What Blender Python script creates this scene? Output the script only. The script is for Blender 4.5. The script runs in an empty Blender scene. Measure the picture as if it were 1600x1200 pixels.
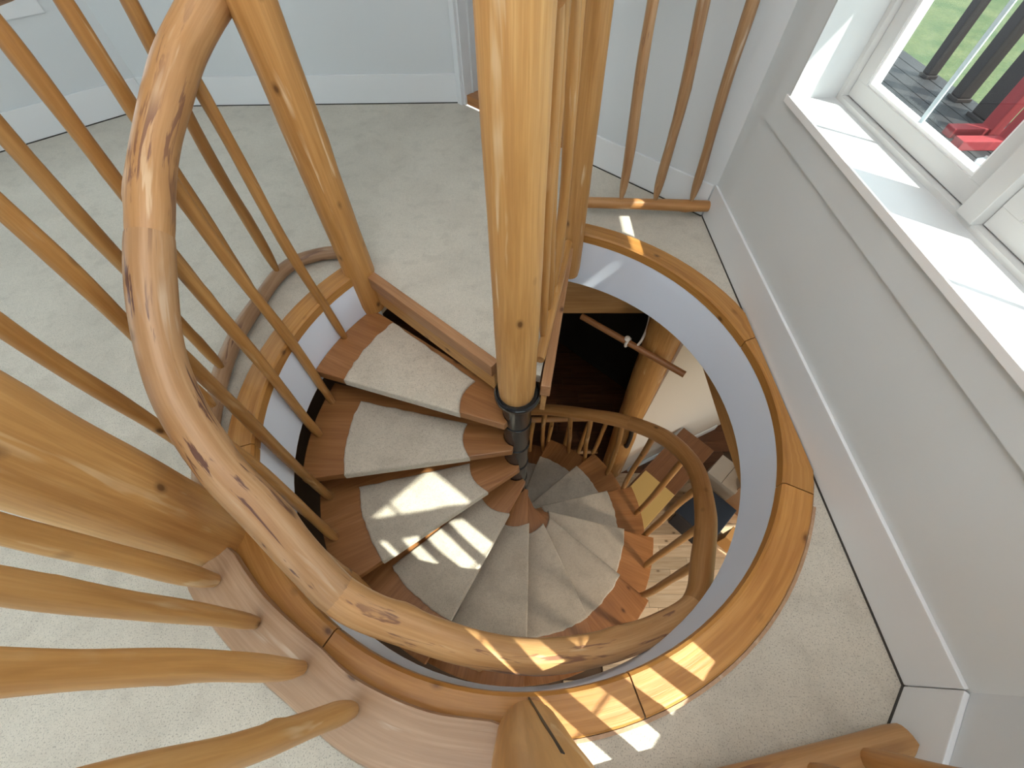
import bpy, bmesh, math, random
from mathutils import Vector, Matrix
random.seed(7)
C = bpy.context.scene.collection
S = 1.3                      # eye height above the upper floor in metres; plan numbers below are in eye heights

# ---------------------------------------------------------------- camera, world, sun, exposure
cam_d = bpy.data.cameras.new('camera'); cam = bpy.data.objects.new('camera', cam_d); C.objects.link(cam)
cam_d.sensor_width = 36.0; cam_d.lens = 641.0 / 1600.0 * 36.0; cam_d.clip_start = 0.01; cam_d.clip_end = 300
cam.location = (0, 0, S); cam.rotation_euler = (math.radians(90 - 56.158), 0, 0)
bpy.context.scene.camera = cam
world = bpy.data.worlds.new('world'); bpy.context.scene.world = world; world.use_nodes = True
bg = world.node_tree.nodes['Background']; bg.inputs[0].default_value = (0.82, 0.92, 1.0, 1); bg.inputs[1].default_value = 1.6
SUN_AZ, SUN_EL = math.radians(-38), math.radians(54.5)
sun_d = bpy.data.lights.new('sun', 'SUN'); sun_d.energy = 4.6; sun_d.angle = math.radians(0.6); sun_d.color = (1.0, 0.95, 0.86)
sun = bpy.data.objects.new('sun', sun_d); C.objects.link(sun)
sv = Vector((math.cos(SUN_AZ) * math.cos(SUN_EL), math.sin(SUN_AZ) * math.cos(SUN_EL), math.sin(SUN_EL)))
sun.rotation_euler = sv.to_track_quat('Z', 'Y').to_euler(); sun.location = (8, -6, 10)
vs = bpy.context.scene.view_settings
vs.view_transform = 'Standard'; vs.look = 'None'; vs.gamma = 1; vs.use_curve_mapping = False; vs.exposure = 1.22

# ---------------------------------------------------------------- helpers
def W(x, y, z): return Vector((x * S, y * S, (z + 1) * S))       # eye-height units (camera at 0,0,0) -> metres, floor at 0

class NT:
    def __init__(s, name):
        s.m = bpy.data.materials.new(name); s.m.use_nodes = True
        s.n = s.m.node_tree.nodes; s.l = s.m.node_tree.links
        s.b = s.n['Principled BSDF']; s.out = s.n['Material Output']
    def new(s, t, **kw):
        nd = s.n.new(t)
        for k, v in kw.items():
            if k.startswith('i_'):
                key = k[2:]
                key = int(key) if key.isdigit() else key
                inp = nd.inputs[key]
                if hasattr(v, 'is_output'): s.l.new(v, inp)
                else: inp.default_value = v
            else: setattr(nd, k, v)
        return nd
    def set(s, key, v):
        if hasattr(v, 'is_output'): s.l.new(v, s.b.inputs[key])
        else: s.b.inputs[key].default_value = v
    def gc(s): return s.new('ShaderNodeAttribute', attribute_name='gc').outputs['Vector']
    def pos(s): return s.new('ShaderNodeNewGeometry').outputs['Position']
    def scale(s, v, sc):
        return s.new('ShaderNodeVectorMath', operation='MULTIPLY', i_0=v, i_1=sc).outputs[0]
    def noise(s, v, sc, det=3, rough=.55, dist=0):
        return s.new('ShaderNodeTexNoise', i_Vector=v, i_Scale=sc, i_Detail=det, i_Roughness=rough, i_Distortion=dist).outputs['Fac']
    def ramp(s, fac, stops, interp='LINEAR'):
        r = s.new('ShaderNodeValToRGB', i_Fac=fac); cr = r.color_ramp; cr.interpolation = interp
        while len(cr.elements) < len(stops): cr.elements.new(.5)
        for e, (p, c) in zip(cr.elements, stops):
            e.position = p; e.color = (c[0], c[1], c[2], 1) if not isinstance(c, (int, float)) else (c, c, c, 1)
        return r.outputs['Color']
    def mix(s, fac, a, b, mode='MIX'):
        nd = s.new('ShaderNodeMix', data_type='RGBA', blend_type=mode)
        for idx, v in ((0, fac), (6, a), (7, b)):
            if hasattr(v, 'is_output'): s.l.new(v, nd.inputs[idx])
            else: nd.inputs[idx].default_value = v if idx == 0 else (v[0], v[1], v[2], 1)
        return nd.outputs[2]
    def bump(s, h, strength=.3, dist=.01):
        s.set('Normal', s.new('ShaderNodeBump', i_Strength=strength, i_Distance=dist, i_Height=h).outputs[0])

def wood(name, dark, mid, light, pale=None, bark=None, rough=.38, knots=True, fine=1.0, vary=.25, amount=.43):
    t = NT(name); g = t.gc()
    rnd = t.new('ShaderNodeObjectInfo').outputs['Random']
    off = t.new('ShaderNodeCombineXYZ', i_0=t.new('ShaderNodeMath', operation='MULTIPLY', i_0=rnd, i_1=17.0).outputs[0], i_2=t.new('ShaderNodeMath', operation='MULTIPLY', i_0=rnd, i_1=31.0).outputs[0]).outputs[0]
    v = t.new('ShaderNodeVectorMath', operation='ADD', i_0=g, i_1=off).outputs[0]
    a = t.noise(t.scale(v, (1, 1, .07)), 34 * fine, 4, .6, .6)
    b = t.noise(t.scale(v, (1, 1, .25)), 9, 2, .5)
    c = t.ramp(a, [(.28, dark), (.5, mid), (.72, light)])
    c = t.mix(t.ramp(b, [(.35, 0), (.7, .55)]), c, mid)
    d = t.noise(t.scale(v, (1, 1, .03)), 130 * fine, 2, .6)
    c = t.mix(t.ramp(d, [(.42, .35), (.58, 0)]), c, dark)
    if pale:
        p = t.noise(t.scale(v, (1, 1, .10)), 26, 3, .6, .4)
        p2 = t.noise(v, 5, 2)
        pm = t.new('ShaderNodeMath', operation='MULTIPLY', i_0=t.ramp(p, [(.60, 0), (.66, 1)]), i_1=t.ramp(p2, [(.40, .0), (.62, .75)])).outputs[0]
        c = t.mix(pm, c, pale)
    if bark:
        p = t.noise(t.scale(v, (1, 1, .09)), 34, 4, .65, .8)
        p2 = t.noise(t.scale(v, (1, 1, .6)), 4.5, 2)
        pm = t.new('ShaderNodeMath', operation='MULTIPLY', i_0=t.ramp(p, [(.57, 0), (.61, 1)]), i_1=t.ramp(p2, [(amount, .0), (amount + .1, .9)])).outputs[0]
        c = t.mix(pm, c, bark)
    if knots:
        k = t.new('ShaderNodeTexVoronoi', i_Vector=t.scale(v, (1, 1, .6)), i_Scale=8.5).outputs['Distance']
        c = t.mix(t.ramp(k, [(.045, .9), (.075, .4), (.13, 0)]), c, (dark[0] * .3, dark[1] * .25, dark[2] * .22))
    hs = t.new('ShaderNodeHueSaturation', i_Color=c, i_Value=t.new('ShaderNodeMapRange', i_0=rnd, i_3=1 - vary / 2, i_4=1 + vary / 2).outputs[0])
    t.set('Base Color', hs.outputs[0]); t.set('Roughness', t.new('ShaderNodeMapRange', i_0=a, i_3=rough - .06, i_4=rough + .12).outputs[0])
    t.bump(t.mix(.5, a, d), .18, .004)
    return t.m

M = {}
M['log'] = wood('pine_log', (.36, .16, .042), (.50, .25, .075), (.60, .33, .12), pale=(.74, .55, .34))
M['log_pale'] = wood('pale_pine_log', (.44, .21, .06), (.60, .32, .105), (.70, .42, .165), pale=(.80, .62, .38))
M['stick'] = wood('pine_stick', (.30, .13, .034), (.44, .215, .062), (.55, .30, .10), pale=(.64, .43, .22))
M['stick_grey'] = wood('weathered_stick', (.27, .13, .055), (.42, .24, .115), (.55, .37, .21), pale=(.66, .55, .42), bark=(.22, .11, .06))
M['rail'] = wood('handrail_log', (.36, .175, .062), (.48, .26, .105), (.58, .345, .16), pale=(.64, .46, .28), bark=(.20, .09, .05))
M['rail_bark'] = wood('bark_streaked_handrail', (.38, .19, .075), (.50, .28, .125), (.59, .37, .195), bark=(.10, .035, .028), pale=(.64, .47, .32), amount=.34)
M['rail_low'] = wood('brown_handrail_log', (.33, .14, .042), (.46, .225, .075), (.57, .31, .12))
M['grey_log'] = wood('greyed_log', (.25, .135, .065), (.36, .215, .12), (.45, .30, .19), bark=(.14, .065, .04), pale=(.55, .44, .34))
M['flat_rail'] = wood('flat_topped_log', (.33, .19, .10), (.43, .265, .155), (.52, .35, .225), pale=(.60, .48, .36), rough=.3)
M['ring'] = wood('fir_ring_board', (.34, .135, .028), (.50, .235, .06), (.60, .31, .095), rough=.3)
M['tread'] = wood('fir_tread', (.24, .095, .030), (.36, .155, .050), (.45, .215, .080), rough=.38, fine=.8)
M['board'] = wood('brown_edge_board', (.28, .125, .05), (.40, .20, .09), (.50, .28, .14), rough=.4)
M['beam'] = wood('sawn_beam', (.36, .16, .045), (.50, .26, .085), (.60, .34, .13), rough=.5)
M['plank'] = wood('ash_floor_plank', (.50, .34, .20), (.66, .49, .32), (.78, .62, .44), rough=.3, vary=.5)
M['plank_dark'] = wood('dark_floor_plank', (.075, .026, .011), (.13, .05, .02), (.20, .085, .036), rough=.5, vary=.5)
M['bench'] = wood('brown_bench_wood', (.13, .05, .02), (.18, .075, .03), (.22, .10, .042), knots=False)
M['rod'] = wood('brown_rod_wood', (.26, .10, .035), (.36, .155, .055), (.45, .21, .085), knots=False)
M['red'] = wood('red_stained_wood', (.16, .010, .014), (.22, .016, .02), (.27, .025, .028), knots=False, rough=.7)
def plain(name, col, rough=.5, metal=0, bump=None, var=0.0, spec=.5):
    t = NT(name); c = col
    if var:
        n = t.noise(t.pos(), 3.0, 3)
        c = t.mix(t.ramp(n, [(.3, 0), (.7, var)]), col, tuple(x * .6 for x in col))
        t.set('Base Color', c)
    else: t.set('Base Color', (*col, 1))
    t.set('Roughness', rough); t.set('Metallic', metal); t.set('Specular IOR Level', spec)
    if bump: t.bump(t.noise(t.pos(), bump[0], 3), bump[1], .004)
    return t.m
M['dark_post'] = plain('dark_stained_post', (.018, .011, .011), .7, var=.5)
M['deck'] = plain('dark_deck_board', (.011, .010, .012), .8, var=.6)
M['wall'] = plain('white_wall_paint', (.66, .69, .71), .55, bump=(60, .06))
M['wall_right'] = plain('pale_grey_wall_paint', (.68, .71, .72), .5, bump=(60, .06))
M['drywall'] = plain('stairwell_drywall', (.80, .86, .98), .6, bump=(90, .05))
M['base'] = plain('white_baseboard_paint', (.76, .78, .80), .35)
M['vinyl'] = plain('white_vinyl', (.62, .62, .61), .35)
M['bead'] = plain('white_glazing_bead', (.88, .88, .88), .3)
M['gasket'] = plain('dark_gasket', (.12, .12, .12), .6)
M['sill'] = plain('white_sill_paint', (.60, .615, .62), .4)
M['grille'] = plain('pale_blue_grille', (.62, .76, .82), .3)
M['ceil'] = plain('white_ceiling', (.82, .82, .82), .7)
M['lowceil'] = plain('lower_ceiling', (.60, .52, .44), .7)
M['lowwall'] = plain('cream_lower_wall', (.72, .62, .52), .6, bump=(50, .08))
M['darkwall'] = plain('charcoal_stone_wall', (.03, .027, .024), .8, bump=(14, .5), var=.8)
M['steel'] = plain('black_steel', (.010, .012, .015), .2, spec=.7)
M['iron'] = plain('black_iron', (.012, .011, .011), .5)
M['rope'] = plain('white_cotton_rope', (.72, .68, .62), .9, bump=(300, .6))
M['yellow'] = plain('yellow_board', (.52, .34, .11), .6)
M['card'] = plain('brown_cardboard', (.36, .21, .115), .8, var=.3)
M['card_pale'] = plain('pale_carton', (.42, .36, .30), .8, var=.3)
M['card_orange'] = plain('orange_carton', (.66, .33, .10), .7, var=.2)
M['bin'] = plain('navy_plastic', (.006, .011, .022), .5)
M['soffit'] = plain('dark_underlay', (.10, .06, .035), .8)
M['grime_gap'] = plain('carpet_edge_grime_shade', (.05, .045, .04), .9)  # grime line and the shade of the baseboard gap, as one dark colour
M['lampmetal'] = plain('lamp_metal', (.5, .5, .5), .4, 1)

def carpet_mat(name, c0, c1, stain, speck):
    t = NT(name); p = t.pos()
    fine = t.noise(p, 420, 3, .7); mid = t.noise(p, 60, 3, .6); big = t.noise(p, 2.6, 4, .6, .3)
    c = t.mix(t.ramp(fine, [(.3, 0), (.7, 1)]), c0, c1)
    c = t.mix(t.ramp(big, [(.42, 0), (.75, .42)]), c, stain)
    c = t.mix(t.ramp(mid, [(.3, .22), (.55, 0)]), c, stain)
    blot = t.noise(p, 11, 3, .55)
    c = t.mix(t.ramp(blot, [(.52, 0), (.72, .38)]), c, stain)
    sp = t.noise(p, 260, 2, .5)
    c = t.mix(t.ramp(sp, [(.34, speck), (.44, 0)]), c, tuple(x * .45 for x in stain))
    t.set('Base Color', c); t.set('Roughness', .95); t.set('Specular IOR Level', .1)
    t.set('Sheen Weight', .25)
    t.bump(t.mix(.4, fine, mid), .55, .008)
    return t.m
M['carpet'] = carpet_mat('beige_carpet', (.595, .545, .455), (.73, .675, .58), (.43, .39, .325), .5)
M['pad'] = carpet_mat('tread_carpet', (.555, .49, .39), (.72, .645, .535), (.37, .315, .245), .4)

def glass_mat():
    t = NT('window_glass'); n = t.n; n.remove(t.b)
    tr = t.new('ShaderNodeBsdfTransparent', i_Color=(.93, .97, .96, 1)); gl = t.new('ShaderNodeBsdfGlossy', i_Roughness=.0)
    bf = t.new('ShaderNodeNewGeometry').outputs['Backfacing']
    ior = t.new('ShaderNodeMapRange', i_0=bf, i_3=1.3, i_4=1 / 1.3).outputs[0]
    fr = t.new('ShaderNodeFresnel', i_IOR=ior)
    mx = t.new('ShaderNodeMixShader', i_0=fr.outputs[0], i_1=tr.outputs[0], i_2=gl.outputs[0])
    t.l.new(mx.outputs[0], t.out.inputs[0]); return t.m
M['glass'] = glass_mat()
def grass_mat():
    t = NT('lawn_grass'); p = t.pos()
    a = t.noise(p, 1.1, 4, .6); b = t.noise(p, 14, 4, .7)
    c = t.mix(t.ramp(a, [(.35, 0), (.65, 1)]), (.034, .062, .012), (.085, .10, .032))
    c = t.mix(t.ramp(b, [(.35, .6), (.6, 0)]), c, (.016, .03, .008))
    t.set('Base Color', c); t.set('Roughness', .95); t.bump(b, .6, .05); return t.m
M['grass'] = grass_mat()

ROOT = {}
def tag(o, label=None, cat=None, group=None, kind=None):
    if label: o['label'] = label
    if cat: o['category'] = cat
    if group: o['group'] = group
    if kind: o['kind'] = kind
    return o
def empty(name, loc=(0, 0, 0), **kw):
    o = bpy.data.objects.new(name, None); C.objects.link(o); o.location = loc; o.empty_display_size = .1
    ROOT[o.name] = Vector(loc); return tag(o, **kw)
def link(name, me, parent=None, loc=None, **kw):
    o = bpy.data.objects.new(name, me); C.objects.link(o)
    if parent: o.parent = parent
    if loc is not None: o.location = loc
    return tag(o, **kw)
def rootloc(parent):
    p = parent
    while p.parent: p = p.parent
    return ROOT.get(p.name, Vector((0, 0, 0)))
def obj(name, bm, mat, parent=None, smooth=False, gc=None, **kw):
    """bm holds world metres; stored relative to the root's location"""
    me = bpy.data.meshes.new(name)
    if len(bm.faces): bmesh.ops.recalc_face_normals(bm, faces=bm.faces)
    bm.verts.index_update()
    if gc is not None:
        at = [gc(v) for v in bm.verts]
    else: at = [v.co.copy() for v in bm.verts]
    if parent:
        off = rootloc(parent)
        for v in bm.verts: v.co -= off
        org = None
    else:
        org = Vector((sum(v.co.x for v in bm.verts), sum(v.co.y for v in bm.verts), 0)) / max(1, len(bm.verts))
        org.z = min(v.co.z for v in bm.verts)
        for v in bm.verts: v.co -= org
    bm.to_mesh(me); bm.free()
    a = me.attributes.new('gc', 'FLOAT_VECTOR', 'POINT')
    for i, v in enumerate(at): a.data[i].vector = v
    me.materials.append(M[mat] if isinstance(mat, str) else mat)
    if smooth:
        for p in me.polygons: p.use_smooth = True
        if smooth == 'auto':
            try: me.set_sharp_from_angle(angle=math.radians(40))
            except Exception: pass
    o = link(name, me, parent, org, **kw)
    if org is not None: ROOT[o.name] = org
    return o

def gc_axis(d, org=Vector((0, 0, 0))):
    """grain coordinates with the length along d"""
    d = Vector(d).normalized(); u = d.orthogonal().normalized(); w = d.cross(u)
    return lambda v: Vector(((v.co - org).dot(u), (v.co - org).dot(w), (v.co - org).dot(d)))

def add_box(bm, o, ex, ey, ez, bevel=0):
    """box from corner o with edge vectors"""
    o, ex, ey, ez = map(Vector, (o, ex, ey, ez))
    P = [o + ex * a + ey * b + ez * c for a in (0, 1) for b in (0, 1) for c in (0, 1)]
    vv = [bm.verts.new(p) for p in P]
    fs = [bm.faces.new([vv[i] for i in f]) for f in ((0, 1, 3, 2), (4, 6, 7, 5), (0, 4, 5, 1), (2, 3, 7, 6), (0, 2, 6, 4), (1, 5, 7, 3))]
    bmesh.ops.recalc_face_normals(bm, faces=fs)
    if bevel:
        es = list({e for f in fs for e in f.edges})
        bmesh.ops.bevel(bm, geom=es, offset=bevel, segments=2, affect='EDGES', profile=.6)
def box(o, ex, ey, ez, bevel=0):
    bm = bmesh.new(); add_box(bm, o, ex, ey, ez, bevel); return bm
def prism(outline, z0, z1, bevel=0, segs=2):
    """outline: list of (x, y) in metres; z in metres"""
    bm = bmesh.new(); n = len(outline)
    lo = [bm.verts.new((x, y, z0)) for x, y in outline]; hi = [bm.verts.new((x, y, z1)) for x, y in outline]
    top = bm.faces.new(hi); bm.faces.new(lo[::-1])
    for i in range(n): bm.faces.new((lo[i], lo[(i + 1) % n], hi[(i + 1) % n], hi[i]))
    bmesh.ops.recalc_face_normals(bm, faces=bm.faces)
    if bevel:
        bmesh.ops.bevel(bm, geom=list(top.edges), offset=bevel, segments=segs, affect='EDGES', profile=.6)
    return bm

def catmull(P, n):
    P = [Vector(p) for p in P]; out = []
    Q = [2 * P[0] - P[1]] + P + [2 * P[-1] - P[-2]]
    for i in range(1, len(Q) - 2):
        for k in range(n):
            t = k / n; a, b, c, d = Q[i - 1:i + 3]
            out.append(.5 * ((2 * b) + (c - a) * t + (2 * a - 5 * b + 4 * c - d) * t * t + (3 * b - a - 3 * c + d) * t ** 3))
    out.append(P[-1]); return out
def log_bm(pts, r0, r1=None, seg=16, step=.05, wob=.02, lump=.05, seed=0, tip0=1.0, tip1=1.0, tiplen=.07, dome=.0, flat=None, knob=1.0):
    """a round, slightly crooked log along pts (metres).  tip0/tip1: radius factor at the ends (carved tenon);
    flat: (direction, factor) shaves the log flat on that side.  returns bm, gc function"""
    rnd = random.Random(seed)
    r1 = r0 if r1 is None else r1
    pts = [Vector(p) for p in pts]
    if len(pts) == 2: path = pts
    else: path = pts
    L = [0]
    for a, b in zip(path, path[1:]): L.append(L[-1] + (b - a).length)
    tot = L[-1]; n = max(4, int(tot / step))
    def at(s):
        for i in range(len(L) - 1):
            if s <= L[i + 1] + 1e-9:
                t = (s - L[i]) / max(1e-9, L[i + 1] - L[i]); return path[i].lerp(path[i + 1], t)
        return path[-1].copy()
    ph = [rnd.uniform(0, 6.28) for _ in range(8)]
    P = []; R = []
    for i in range(n + 1):
        s = tot * i / n; p = at(s); w = max(0.0, math.sin(math.pi * i / n)) ** .5
        p = p + w * wob * r0 * 3 * Vector((math.sin(s * 3.1 + ph[0]) + .5 * math.sin(s * 7.7 + ph[1]), math.sin(s * 2.7 + ph[2]) + .5 * math.sin(s * 8.3 + ph[3]), 0))
        r = (r0 + (r1 - r0) * i / n) * (1 + lump * (.6 * math.sin(s * 9 + ph[4]) + .4 * math.sin(s * 21 + ph[5])))
        e0 = max(0.0, min(1, s / tiplen)); e1 = max(0.0, min(1, (tot - s) / tiplen))
        r *= tip0 + (1 - tip0) * e0 ** .6; r *= tip1 + (1 - tip1) * e1 ** .6
        P.append(p); R.append(r)
    bumps = [(rnd.uniform(.1, .95) * tot, rnd.uniform(0, 6.28), rnd.uniform(.08, .22)) for _ in range(max(2, int(tot / .3)))]
    bm = bmesh.new(); rings = []; gcs = []
    T0 = (P[1] - P[0]).normalized(); U = T0.orthogonal().normalized()
    for i, p in enumerate(P):
        T = ((P[min(i + 1, n)] - P[max(i - 1, 0)])).normalized()
        U = (U - T * U.dot(T)).normalized(); V = T.cross(U)
        s = tot * i / n; ring = []
        for k in range(seg):
            a = 2 * math.pi * k / seg; r = R[i]
            for bs, ba, bh in bumps:
                da = (a - ba + math.pi) % (2 * math.pi) - math.pi
                r += knob * R[i] * bh * math.exp(-((s - bs) / (R[i] * .8)) ** 2 - (da / .5) ** 2)
            q = U * math.cos(a) + V * math.sin(a)
            if flat and q.dot(flat[0]) > flat[1]: q = q - flat[0] * (q.dot(flat[0]) - flat[1])
            v = bm.verts.new(p + q * r); ring.append(v); gcs.append(Vector((r0 * math.cos(a), r0 * math.sin(a), s + seed * .37)))
        rings.append(ring)
    for a, b in zip(rings, rings[1:]):
        for k in range(seg): bm.faces.new((a[k], a[(k + 1) % seg], b[(k + 1) % seg], b[k]))
    for ring, p, sgn, ss in ((rings[0], P[0], -1, 0), (rings[-1], P[-1], 1, tot)):
        Tn = (P[1] - P[0]).normalized() if sgn < 0 else (P[-1] - P[-2]).normalized()
        c = bm.verts.new(p + Tn * sgn * dome); gcs.append(Vector((0, 0, ss + seed * .37)))
        for k in range(seg): bm.faces.new((ring[k], ring[(k + 1) % seg], c))
    table = {v: g for v, g in zip(bm.verts, gcs)}
    return bm, (lambda v: table[v])
def log(name, pts, r0, mat, parent=None, smooth='auto', **kw):
    lk = {k: kw.pop(k) for k in ('r1', 'seg', 'step', 'wob', 'lump', 'seed', 'tip0', 'tip1', 'tiplen', 'dome', 'flat', 'knob') if k in kw}
    bm, g = log_bm(pts, r0, **lk); return obj(name, bm, mat, parent, smooth=smooth, gc=g, **kw)
def tube_bm(pts, r, seg=8):
    bm = bmesh.new(); rings = []; P = [Vector(p) for p in pts]; U = (P[1] - P[0]).orthogonal().normalized()
    for i, p in enumerate(P):
        T = (P[min(i + 1, len(P) - 1)] - P[max(i - 1, 0)]).normalized(); U = (U - T * U.dot(T)).normalized(); V = T.cross(U)
        rings.append([bm.verts.new(p + (U * math.cos(2 * math.pi * k / seg) + V * math.sin(2 * math.pi * k / seg)) * r) for k in range(seg)])
    for a, b in zip(rings, rings[1:]):
        for k in range(seg): bm.faces.new((a[k], a[(k + 1) % seg], b[(k + 1) % seg], b[k]))
    bm.faces.new(rings[0][::-1]); bm.faces.new(rings[-1]); return bm
def lathe(prof, c, seg=28):
    """prof: (r, z) world z metres around vertical axis c (x, y metres)"""
    bm = bmesh.new(); rings = []
    for r, z in prof: rings.append([bm.verts.new((c[0] + r * math.cos(2 * math.pi * k / seg), c[1] + r * math.sin(2 * math.pi * k / seg), z)) for k in range(seg)])
    for a, b in zip(rings, rings[1:]):
        for k in range(seg): bm.faces.new((a[k], a[(k + 1) % seg], b[(k + 1) % seg], b[k]))
    bm.faces.new(rings[0][::-1]); bm.faces.new(rings[-1]); return bm

CX, CY = .017, .672                                     # the stair's axis
def pol(r, a): a = math.radians(a); return (CX + r * math.cos(a), CY + r * math.sin(a))
def polm(r, a): x, y = pol(r, a); return (x * S, y * S)
Z = lambda z: (z + 1) * S

# ---------------------------------------------------------------- upper room: octagon
OCT = [(.776, -.047), (.776, 1.487), (-.285, 2.515), (-1.93, 2.47), (-3.03, 1.40), (-3.03, -.10), (-1.95, -1.16), (-.33, -1.16)]
SIDES = ['right', 'back_right', 'back', 'back_left', 'left', 'front_left', 'front', 'front_right']
CEN = Vector((sum(p[0] for p in OCT) / 8, sum(p[1] for p in OCT) / 8))
TH = .20; ZTOP = 1.0                                     # wall thickness, ceiling (2.6 m)
class Side:
    def __init__(s, i):
        s.A = Vector(OCT[i]); s.B = Vector(OCT[(i + 1) % 8]); s.L = (s.B - s.A).length; s.t = (s.B - s.A) / s.L
        n = Vector((-s.t.y, s.t.x)); s.n = n if (s.A - CEN).dot(n) > 0 else -n
    def p(s, a, o, z):                                  # along, outward, height -> metres
        q = s.A + s.t * a + s.n * o; return W(q.x, q.y, z)
    def box(s, a0, a1, o0, o1, z0, z1, bevel=0, bm=None):
        o = s.p(a0, o0, z0); r = (o, s.p(a1, o0, z0) - o, s.p(a0, o1, z0) - o, s.p(a0, o0, z1) - o)
        if bm is None: return box(*r, bevel)
        add_box(bm, *r, bevel); return bm
SD = [Side(i) for i in range(8)]
# openings: side -> (along0, along1, z0, z1)
OPEN = {0: (.147 + .05, 1.332, -.5, .55), 1: (.70, 1.44, -1, .45), 3: (.25, 1.28, -.5, .55), 4: (.2, 1.3, -.5, .55), 5: (.40, 1.12, -.4, .60), 6: (.12, 1.50, -.5, .72), 7: (.965, 1.505, -.60, .55)}
for i, s in enumerate(SD):
    bm = bmesh.new(); ex = .08
    if i in OPEN:
        a0, a1, z0, z1 = OPEN[i]
        s.box(-ex, a0, 0, TH, -1.0, ZTOP, bm=bm); s.box(a1, s.L + ex, 0, TH, -1.0, ZTOP, bm=bm)
        if z0 > -1: s.box(a0, a1, 0, TH, -1.0, z0, bm=bm)
        s.box(a0, a1, 0, TH, z1, ZTOP, bm=bm)
    else: s.box(-ex, s.L + ex, 0, TH, -1.0, ZTOP, bm=bm)
    obj('wall_' + SIDES[i], bm, 'wall_right' if i == 0 else 'wall', kind='structure', label=f'painted {SIDES[i].replace("_", " ")} wall of the upper room')
    # baseboard
    if i == 1:
        obj('baseboard_' + SIDES[i], s.box(0.009, .62, -.009, .0, -.996, -.872, .003), 'base', kind='structure', label='white baseboard on the angled wall behind the short railing')
        obj('carpet_gap', s.box(.008, .62, -.0105, -.001, -1.0, -.996), 'grime_gap', bpy.data.objects['baseboard_' + SIDES[i]])
    else:
        obj('baseboard_' + SIDES[i], s.box(.004, s.L - .004, -.009, .0, -.996, -.866, .003), 'base', kind='structure', label=f'wide white baseboard along the {SIDES[i].replace("_", " ")} wall')
        obj('carpet_gap', s.box(.003, s.L - .003, -.0105, -.001, -1.0, -.996), 'grime_gap', bpy.data.objects['baseboard_' + SIDES[i]])
for n, i in ((4, 0), (5, 1)):  # unseen eaves, added to hold back sky light at the window
    obj(f'trim_{n}', SD[i].box(-.16, SD[i].L + .16, TH, TH + .36, .60, .68), 'deck', kind='structure', label=f'unseen dark eave added to cut sky light outside the {SIDES[i].replace("_", " ")} wall')
ceil_pts = [(x * S * 1.0, y * S) for x, y in [((p[0] - CEN.x) * 1.06 + CEN.x, (p[1] - CEN.y) * 1.06 + CEN.y) for p in OCT]]
obj('ceiling', prism(ceil_pts, Z(ZTOP), Z(ZTOP) + .05), 'ceil', kind='structure', label='white ceiling of the upper room')

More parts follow.
